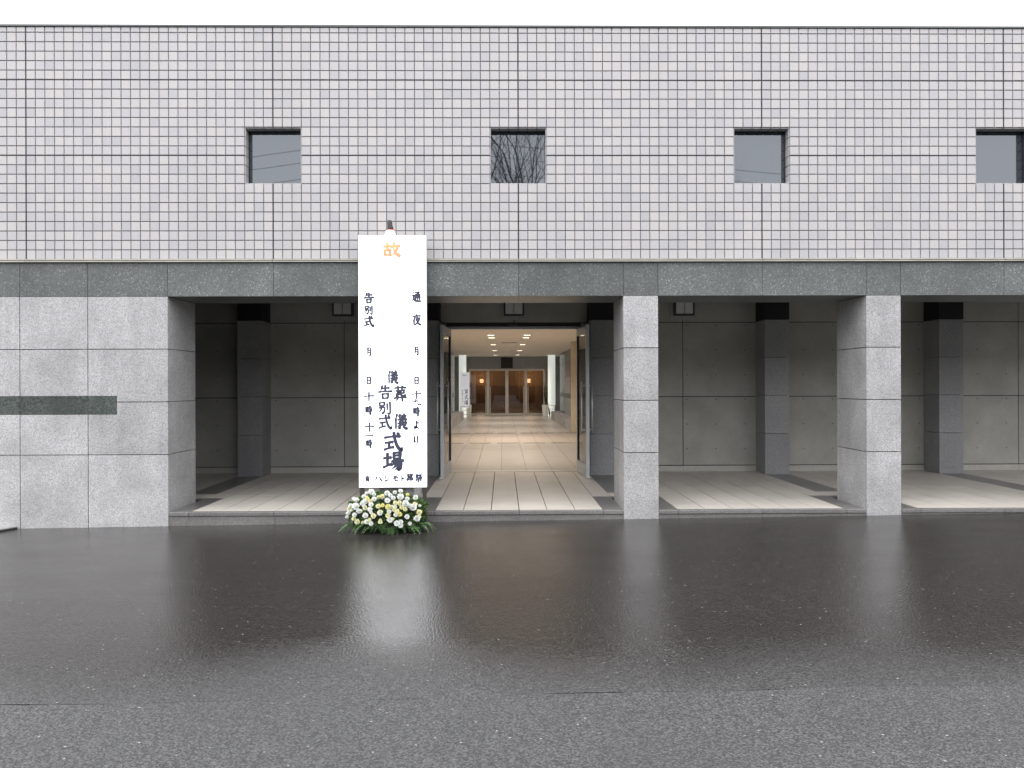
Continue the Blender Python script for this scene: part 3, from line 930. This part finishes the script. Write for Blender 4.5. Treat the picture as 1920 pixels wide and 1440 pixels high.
# lamp clipped over the top edge
lp = thing("clip_lamp", "small lit bulb with dark socket clipped on top of the white sign", "lamp", (SGX-.026, SGY-.02, SZ1))
q = MB(); q.tube([(.012,0,.055),(.010,0,.075),(.006,0,.095),(.004,.0,.125),(.006,0,.145),(.008,0,.152)], [.030,.031,.027,.026,.024,.012], 14)
q.build("socket", M['dark_metal'], lp, smooth=True)
q = MB(); q.tube([(.012,0,.040),(.012,0,.0545)], .038, 18); q.build("collar", plain("lamp_collar", (.55,.22,.12), .4), lp)
prof = [(.036,.039),(.044,.025),(.049,.008),(.050,-.008),(.046,-.024),(.036,-.038),(.020,-.047),(.003,-.050)]
q = MB(); q.tube([(.008,0,z) for _, z in prof], [r_ for r_, _ in prof], 20); q.build("bulb", m_emit("lamp_bulb", (1.0,.86,.62), 7.0), lp, smooth=True)
q = MB(); q.box(-.012,.03,.045,.05,-.06,.08); q.box(-.012,.03,.02,.0449,.06,.075); q.box(-.012,.03,.050,.107,-.0,.006); q.build("clip", M['dark_metal'], lp)

# ================================================================== FLOWERS
def leafmat(name, a, b):
    t = NT(name); col = t.ramp(t.noise(25, 3), (.3, a), (.7, b))
    h = t.node("ShaderNodeHueSaturation"); t.link(t.mr(t.rnd(), 0, 1, .75, 1.25), h.inputs['Value']); t.link(col, h.inputs['Color'])
    return t.pbsdf(h.outputs[0], .45)
M['leaf'] = leafmat("flower_leaf", (.06,.13,.03), (.13,.23,.06))
M['fern'] = leafmat("fern_frond", (.07,.16,.055), (.15,.27,.11))
def petalmat(name, a, b):
    t = NT(name); return t.pbsdf(t.ramp(t.noise(40, 2), (.3, a), (.7, b)), .5, **{'Subsurface Weight': .15})
M['pet_w'] = petalmat("white_petal", (.82,.83,.80), (.9,.9,.86))
M['pet_c'] = petalmat("cream_petal", (.82,.80,.52), (.88,.86,.62))
M['pet_y'] = petalmat("yellow_petal", (.84,.78,.32), (.88,.84,.48))
fr_ = random.Random(11)
def bloom_mesh(mat, seed):
    rr = random.Random(seed); q = MB()
    for ring, (n, el, L, wd) in enumerate(((10, -8, .80, .50), (9, 18, .95, .50), (8, 42, .98, .46), (6, 62, .90, .40), (4, 80, .78, .34))):
        for k in range(n):
            az = 2*math.pi*(k + .5*(ring % 2))/n + rr.uniform(-.12, .12)
            e = R(el + rr.uniform(-8, 8)); l_ = L*rr.uniform(.88, 1.08)
            d = Vector((math.cos(az)*math.cos(e), math.sin(az)*math.cos(e), math.sin(e)))
            sd = Vector((-math.sin(az), math.cos(az), 0)); up = sd.cross(d)*-1
            b0 = Vector((0, 0, -.15)) + d*.05
            m_ = b0 + d*l_*.6 + Vector((0,0,.05)); tp = b0 + d*l_ + Vector((0, 0, .10+.12*math.sin(e)))
            q.add([b0 - sd*wd*.2, b0 + sd*wd*.2, m_ + sd*wd*.6, tp + sd*wd*.28, tp - sd*wd*.28, m_ - sd*wd*.6],
                  [(0,1,2,5), (5,2,3,4)])
    q.add([(0,0,-.3)] + [(.5*math.cos(k*math.pi/4), .5*math.sin(k*math.pi/4), -.02) for k in range(8)], [(0, 1+(k+1)%8, 1+k) for k in range(8)])
    me = q.mesh("flower"); me.materials.append(mat); return me
BL = {'w': [bloom_mesh(M['pet_w'], s) for s in (1, 2)], 'c': [bloom_mesh(M['pet_c'], s) for s in (3, 4)], 'y': [bloom_mesh(M['pet_y'], 5)]}
FXc, FYc = -1.325, -.43
fl_z = gz(FXc)
fa = thing("flower_arrangement", "low mound of white and cream flowers with green fern leaves before the sign", "flowers", (FXc, FYc, fl_z))
def mound(u, v):
    """u -1..1 across, v 0..1 from the front foot up to the top; returns point, outward normal"""
    h = .40*(1 - .30*u*u)
    a = v*math.pi*.5
    return Vector((u*.40, -.23*math.cos(a)*math.sqrt(max(.05, 1-.8*u*u)), .055 + (h-.055)*math.sin(a)))
core = MB()
NU, NV = 16, 8
vs = [mound(-1 + 2*i/NU, j/NV)*.86 for j in range(NV+1) for i in range(NU+1)]
vs += [Vector((p.x, .20-.02*abs(p.x), p.z)) for p in vs[NV*(NU+1):]] + [Vector((p.x, .20, .0)) for p in vs[:NU+1]]
fs = [(j*(NU+1)+i, j*(NU+1)+i+1, (j+1)*(NU+1)+i+1, (j+1)*(NU+1)+i) for j in range(NV+2) for i in range(NU)]
core.add(vs, fs)
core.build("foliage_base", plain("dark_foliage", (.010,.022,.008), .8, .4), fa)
BP = [(680,265,1.3),(740,330,.8),(585,310,.8),(545,380,.9),(610,420,.9,'y'),(400,450,1.1),(590,470,1.2),(690,460,.8,'c'),(770,415,1),(850,380,.8,'c'),(930,365,1.1,'c'),(1020,310,1.1),(1095,345,.9),(1160,300,.8),(1270,245,.9),(1145,400,1),(1290,380,1.4),(1430,350,.7,'y'),(1420,420,.9),(1575,410,1.1),(1030,440,1.1),(530,500,1.1),(390,575,1.4),(715,520,1),(860,545,1,'c'),(950,525,.9,'y'),(1060,560,1.1,'y'),(1125,560,.9,'c'),(1200,490,1,'c'),(1280,470,.8,'c'),(1405,505,1.3),(1320,570,.9,'c'),(1400,605,.9,'c'),(1550,590,1.5),(1590,530,.9,'c'),(255,615,1,'c'),(240,705,1),(210,775,.8),(470,650,1),(600,580,1,'c'),(700,610,1),(370,730,1),(370,800,.9,'c'),(450,850,1.1,'c'),(610,730,1.1),(775,735,1.1,'c'),(905,675,1),(1085,645,.9),(1240,650,1.1,'c'),(1300,710,.9,'y'),(1215,715,.9),(1065,720,1,'c'),(1100,805,1.3),(1440,750,1),(1670,690,1.1,'c'),(1620,800,1.2),(910,840,.9,'c'),(640,850,1),(725,885,.9),(1250,870,1.2),(1320,845,.9),(1310,910,1),(690,815,.9,'c')]
BP += [(fr_.uniform(250, 1700), fr_.uniform(330, 900), fr_.uniform(.6, .95), fr_.choice('wwcc')) for _ in range(26)]
for b in BP:
    u = (b[0]-1010)/840.0
    hz = (1090-b[1])/10.67/184.0
    u = max(-.98, min(.98, u)); h = .40*(1-.30*u*u)
    v = math.asin(max(.02, min(.98, (hz-.055)/(h-.055)*.92)))/(math.pi/2)
    p = mound(u, v); kind = b[3] if len(b) > 3 else 'w'
    nrm = (p - Vector((p.x*.35, .12, .02))).normalized()
    nrm = (nrm + Vector((fr_.uniform(-.3,.3), -.25, fr_.uniform(-.1,.3)))).normalized()
    eu = nrm.to_track_quat('Z', 'Y').to_euler()
    s = .0275*b[2]*fr_.uniform(.92, 1.08)
    inst("flower", fr_.choice(BL[kind]), fa, p + nrm*.018, eu, (s, s, s*1.05))
# small leaves between the blooms: nobody could count them
lf = MB()
for i in range(1300):
    u, v = fr_.uniform(-1, 1), fr_.random()**.8
    p = mound(u, v); nrm = (p - Vector((p.x*.4, .12, .02))).normalized()
    d = (nrm + Vector((fr_.uniform(-.9,.9), fr_.uniform(-.6,.3), fr_.uniform(-.7,.8)))).normalized()
    sd = d.cross(Vector((fr_.uniform(-1,1), fr_.uniform(-1,1), fr_.uniform(-1,1)))).normalized()
    L, wd = fr_.uniform(.025, .055), fr_.uniform(.006, .012)
    b0 = p - nrm*.03; k = d.cross(sd)*wd*.3
    lf.add([b0, b0+d*L*.5+sd*wd, b0+d*L+k, b0+d*L*.5-sd*wd], [(0,1,2,3)])
tag(lf.build("small_leaves", M['leaf'], fa), kind='stuff')
def frond_mesh(seed):
    rr = random.Random(seed); q = MB(); n = 11; L = .19
    path = [Vector((0, -L*i/n, .03 + .045*math.sin(math.pi*min(1, i/n*1.05)) - .06*(i/n)**2)) for i in range(n+1)]
    q.tube(path, [.003*(1-.7*i/n) for i in range(n+1)], 4, cap=False)
    for i in range(1, n):
        for s in (-1, 1):
            p = path[i]; l_ = .055*math.sin(math.pi*(.18+.8*i/n))**.8*rr.uniform(.85, 1.1)
            d = Vector((s*.85, -.55, -.15+rr.uniform(-.15,.1))).normalized(); wv = Vector((0, -1, .0))*.0095
            q.add([p-wv*.6, p+d*l_*.5-wv*.9, p+d*l_, p+d*l_*.5+wv, p+wv*.6], [(0,1,2,3,4)])
    me = q.mesh("fern_leaf"); me.materials.append(M['fern']); return me
FM = [frond_mesh(s) for s in (1, 2, 3)]
for i in range(26):
    u = -1 + 2*i/25
    ang = u*R(75) + R(fr_.uniform(-14, 14))
    p = Vector((u*.34, -.13*math.sqrt(1-.85*u*u), fr_.uniform(.02, .06)))
    s = fr_.uniform(.66, .92)
    inst("fern_leaf", FM[i % 3], fa, p, (R(fr_.uniform(-6, 14)), R(fr_.uniform(-20, 20)), ang), (s, s, s))

# ================================================================== THINGS IN THE CORRIDOR
def stand(parent):
    q = MB(); r_ = .012
    for x in (-.16, .16):
        q.tube([(x, -.12, 0), (x, -.12, .50)], r_, 8); q.tube([(x, .12, 0), (x, .12, .50)], r_, 8)
        for z in (.03, .50): q.tube([(x, -.12, z), (x, .12, z)], r_*.9, 8)
    for z in (.05, .19, .36, .50):
        q.tube([(-.16, -.12, z), (.16, -.12, z)], r_*.8, 8)
    q.tube([(-.16, .12, .05), (.16, .12, .05)], r_*.8, 8)
    return q.build("frame", M['steel'], parent)
DX, DY = -1.62, 22.0
ds = thing("direction_sign", "narrow white direction sign with arrow on a steel stand beside the left column", "sign", (DX, DY, FZ))
stand(ds)
q = MB(); q.cbox(-.17, .17, -.015, .015, .44, 1.80, .004)
bd = q.build("board", m_emit("white_sign_board", (.9,.92,1.0), .25, (.82,.82,.84)), ds)  # faint glow added to the board and its paper
q = MB(); q.box(-.11, .11, -.019, -.0155, 1.20, 1.60); q.build("paper", bd.data.materials[0], bd)
def dch(code, xa, xb, ya, yb, wt=1.2): glyph(code, xa, xb, ya, yb, -.018, M['ink'], bd, wt)
dch('arrow', -.09, .09, 1.64, 1.74, 1.2)
dch('ie', -.03, .12, .98, 1.17); dch('shiki', -.03, .12, .76, .95); dch('ba', -.04, .12, .55, .74)
for i, c_ in enumerate(('sou', 'gi', 'tsuge', 'betsu', 'shiki')):
    dch(c_, -.125, -.075, 1.06-.10*i, 1.13-.10*i, 1.1)
bx_ = MB().cbox(1.86, 2.06, Y2-.09, Y2-.001, CZT-.19, CZT-.03, .006).build("wall_speaker", M['dark_metal'])
MB().box(1.88, 2.04, Y2-.094, Y2-.0905, CZT-.17, CZT-.05).build("grille", M['black'], bx_)
tag(bx_, "small black box fixed high on the cream wall end inside the entrance", "speaker")
us = thing("umbrella_stand", "empty steel stand frame in front of the right white column", "stand", (1.72, 22.9, FZ))
stand(us)
um = thing("umbrella", "folded black umbrella leaning in the steel stand by the right column", "umbrella", (1.66, 22.9, FZ))
q = MB(); q.tube([(.02, 0, .02), (.0, 0, .2), (-.03, 0, .42)], [.006, .035, .02], 8); q.build("canopy", M['black'], um)
q = MB(); q.tube([(-.03, 0, .415), (-.05, 0, .60), (-.075, 0, .63), (-.10, 0, .60)], .008, 6); q.build("handle", M['dark_metal'], um)
def potted(x, y, label, seed):
    t_ = thing("potted_plant", label, "plant", (x, y, FZ))
    q = MB()
    q.add([(-.13,-.13,0),(.13,-.13,0),(.13,.13,0),(-.13,.13,0),(-.16,-.16,.48),(.16,-.16,.48),(.16,.16,.48),(-.16,.16,.48),(-.13,-.13,.45),(.13,-.13,.45),(.13,.13,.45),(-.13,.13,.45)],
          [(3,2,1,0),(0,1,5,4),(1,2,6,5),(2,3,7,6),(3,0,4,7),(4,5,9,8),(5,6,10,9),(6,7,11,10),(7,4,8,11),(8,9,10,11)])
    q.build("pot", M['white'], t_)
    rr = random.Random(seed); st_, lv = MB(), MB()
    for i in range(7):
        top = Vector((rr.uniform(-.14,.14), rr.uniform(-.14,.14), rr.uniform(.9, 1.5)))
        b0 = Vector((rr.uniform(-.05,.05), rr.uniform(-.05,.05), .44))
        st_.tube([b0, b0.lerp(top, .5)+Vector((rr.uniform(-.03,.03), 0, 0)), top], [.010,.007,.004], 6)
        for k in range(14):
            p = b0.lerp(top, rr.uniform(.25, 1))
            d = Vector((rr.uniform(-1,1), rr.uniform(-1,1), rr.uniform(-.2,.8))).normalized()
            sd = d.cross(Vector((0,0,1))).normalized()*.028; L = rr.uniform(.10, .18)
            lv.add([p, p+d*L*.45+sd, p+d*L-Vector((0,0,.03)), p+d*L*.45-sd], [(0,1,2,3)])
    st_.build("stem", M['dark_metal'], t_)
    lv.build("foliage", M['leaf'], t_)
potted(1.62, 24.7, "potted plant with dark leaves beside the right white column", 3)
potted(-1.64, 24.7, "potted plant with dark leaves behind the direction sign", 4)
q = MB()
for i in range(5): q.box(-.2, .2, -.06+i*.024, -.048+i*.024, -.01, 0)
q.box(-.22, .22, -.075, .075, -.003, 0.0)
vn = q.build("ceiling_vent", M['dark_metal']); vn.location = (.0, 13.9, CZT-.001)
tag(vn, "narrow dark vent slot in the middle of the corridor ceiling", "vent")

# ================================================================== KERB at the left
arc = [(-5.30, -.003), (-5.33, -.10), (-5.40, -.22), (-5.52, -.34), (-5.70, -.44), (-5.95, -.51), (-6.4, -.55), (-7.2, -.56)]
q = MB(); q.slab(arc[::-1] + [(-5.30, -.003)][:0], -.10, gz(-5.5)+.030)
poly = [(-7.2, -.003)] + [p for p in arc[::-1]]
q = MB(); q.slab(poly, -.12, gz(-5.5)+.028)
k = q.build("kerb", M['kerb']); tag(k, "low rounded concrete kerb at the foot of the wall, left picture edge", "kerb")
o_ = MB(); o_.tube([(x-.0, y-.012, gz(-5.5)+.006) for x, y in arc], .014, 6); o_.build("rubber_edge", M['rubber'], k)

# ================================================================== BEHIND THE CAMERA: what the upper windows mirror
M['bark'] = plain("bark", (.035,.030,.027), .9, .3, 12)
def bare_tree(loc, label, height, seed, lean=(0, 0), spread=.55, depth=6, r0=.17):
    rr = random.Random(seed)
    t_ = thing("bare_tree", label, "tree", (loc[0], loc[1], gz(loc[0])))
    tr, br = MB(), MB()
    def grow(mb, p, d, L, r_, lev):
        pts, rads = [p], [r_]; q_ = p; dd = d.copy(); n = 3
        for i in range(n):
            dd = (dd + Vector((rr.uniform(-.13,.13), rr.uniform(-.13,.13), rr.uniform(-.02,.12)))).normalized()
            q_ = q_ + dd*L/n; pts.append(q_); rads.append(r_*(1-.35*(i+1)/n))
        mb.tube(pts, rads, 7 if lev < 2 else 5 if lev < 4 else 3, cap=False)
        if lev >= depth: return
        for k in range(3 if lev == 0 else rr.choice((2, 3, 3))):
            ax = Vector((rr.uniform(-1,1), rr.uniform(-1,1), rr.uniform(-.2,.3))).normalized()
            nd = (dd + ax*spread*rr.uniform(.55, 1.15)).normalized()
            i = 3 if k < 2 else rr.choice((1, 2, 2))
            grow(br, pts[i], nd, L*rr.uniform(.62, .84), rads[i]*rr.uniform(.55, .78), lev+1)
    grow(tr, Vector((0,0,-.1)), Vector((lean[0], lean[1], 1)).normalized(), height*.30, r0, 0)
    tr.build("trunk", M['bark'], t_); br.build("crown", M['bark'], t_)
bare_tree((1.35, -14.6), "bare winter tree, nearest of those mirrored in the window above the entrance", 12.5, 21, (-.10, 0), .62, 6, .25)
bare_tree((-1.2, -18.0), "bare winter tree mirrored at the left of the middle window", 12.0, 8, (.06, 0), .62, 6, .19)
bare_tree((2.6, -21.0), "bare winter tree mirrored at the right of the middle window", 15.5, 33, (-.07, 0), .60, 6, .22)
bare_tree((.3, -25.0), "bare winter tree mirrored far back in the middle window, left of two", 17.0, 5, (-.02, 0), .58, 6, .22)
bare_tree((3.4, -28.0), "bare winter tree mirrored far back in the middle window, right of two", 18.0, 9, (-.05, 0), .58, 6, .22)
bare_tree((5.5, -15.5), "small bare tree whose twigs are mirrored in the third window", 8.4, 14, (.03, 0), .42, 5, .08)
up = thing("utility_pole", "grey concrete utility pole behind the viewer carrying the mirrored cables", "pole", (-4.2, -26, gz(-4.2)))
q = MB(); q.tube([(0,0,-.1), (0,0,13.2)], [.17, .10], 14); q.build("shaft", M['kerb'], up)
q = MB(); q.box(-.06,.06,-.9,.9,12.2,12.3); q.box(-.06,.06,-.7,.7,10.9,11.0); q.build("crossarm", M['dark_metal'], up)
for z, dy, nm in ((12.35, .85, "upper"), (11.9, -.85, "second"), (11.05, .6, "third"), (10.6, -.6, "lowest")):
    for side, end in (("left", (-52, -40)), ("right", (50, -38))):
        a = Vector((-4.2, -26+dy*.3, z+gz(-4.2))); b = Vector((end[0], end[1], z-.4))
        pts = [a.lerp(b, i/16) - Vector((0, 0, .7*math.sin(math.pi*i/16))) for i in range(17)]
        c_ = MB().tube(pts, .011, 5).build("power_cable", M['rubber'])
        tag(c_, f"thin dark overhead cable, the {nm} one mirrored in the {side} windows", "cable", "overhead cables behind the viewer")

# unseen slope behind the viewer, added to block low sky light
rr = random.Random(77); mb = MB(); NX, NYY = 120, 10
vs = []
for j in range(NYY+1):
    for i in range(NX+1):
        x = -120 + 240*i/NX; y = -44 - 60*j/NYY
        h = 0 if j == 0 else 9.0*min(1, j/2.0)**.6 + j*.55 + rr.uniform(-1.1, 1.1) + 1.2*math.sin(x*.11+j)
        vs.append((x + (rr.uniform(-.6, .6) if j else 0), y, gz(x) - .05 + h))
mb.add(vs, [(j*(NX+1)+i, j*(NX+1)+i+1, (j+1)*(NX+1)+i+1, (j+1)*(NX+1)+i) for j in range(NYY) for i in range(NX)])
tag(mb.build("sky_blocking_hill", plain("blocking_slope", (.035,.038,.026), .95, .4, .6)), kind='structure')
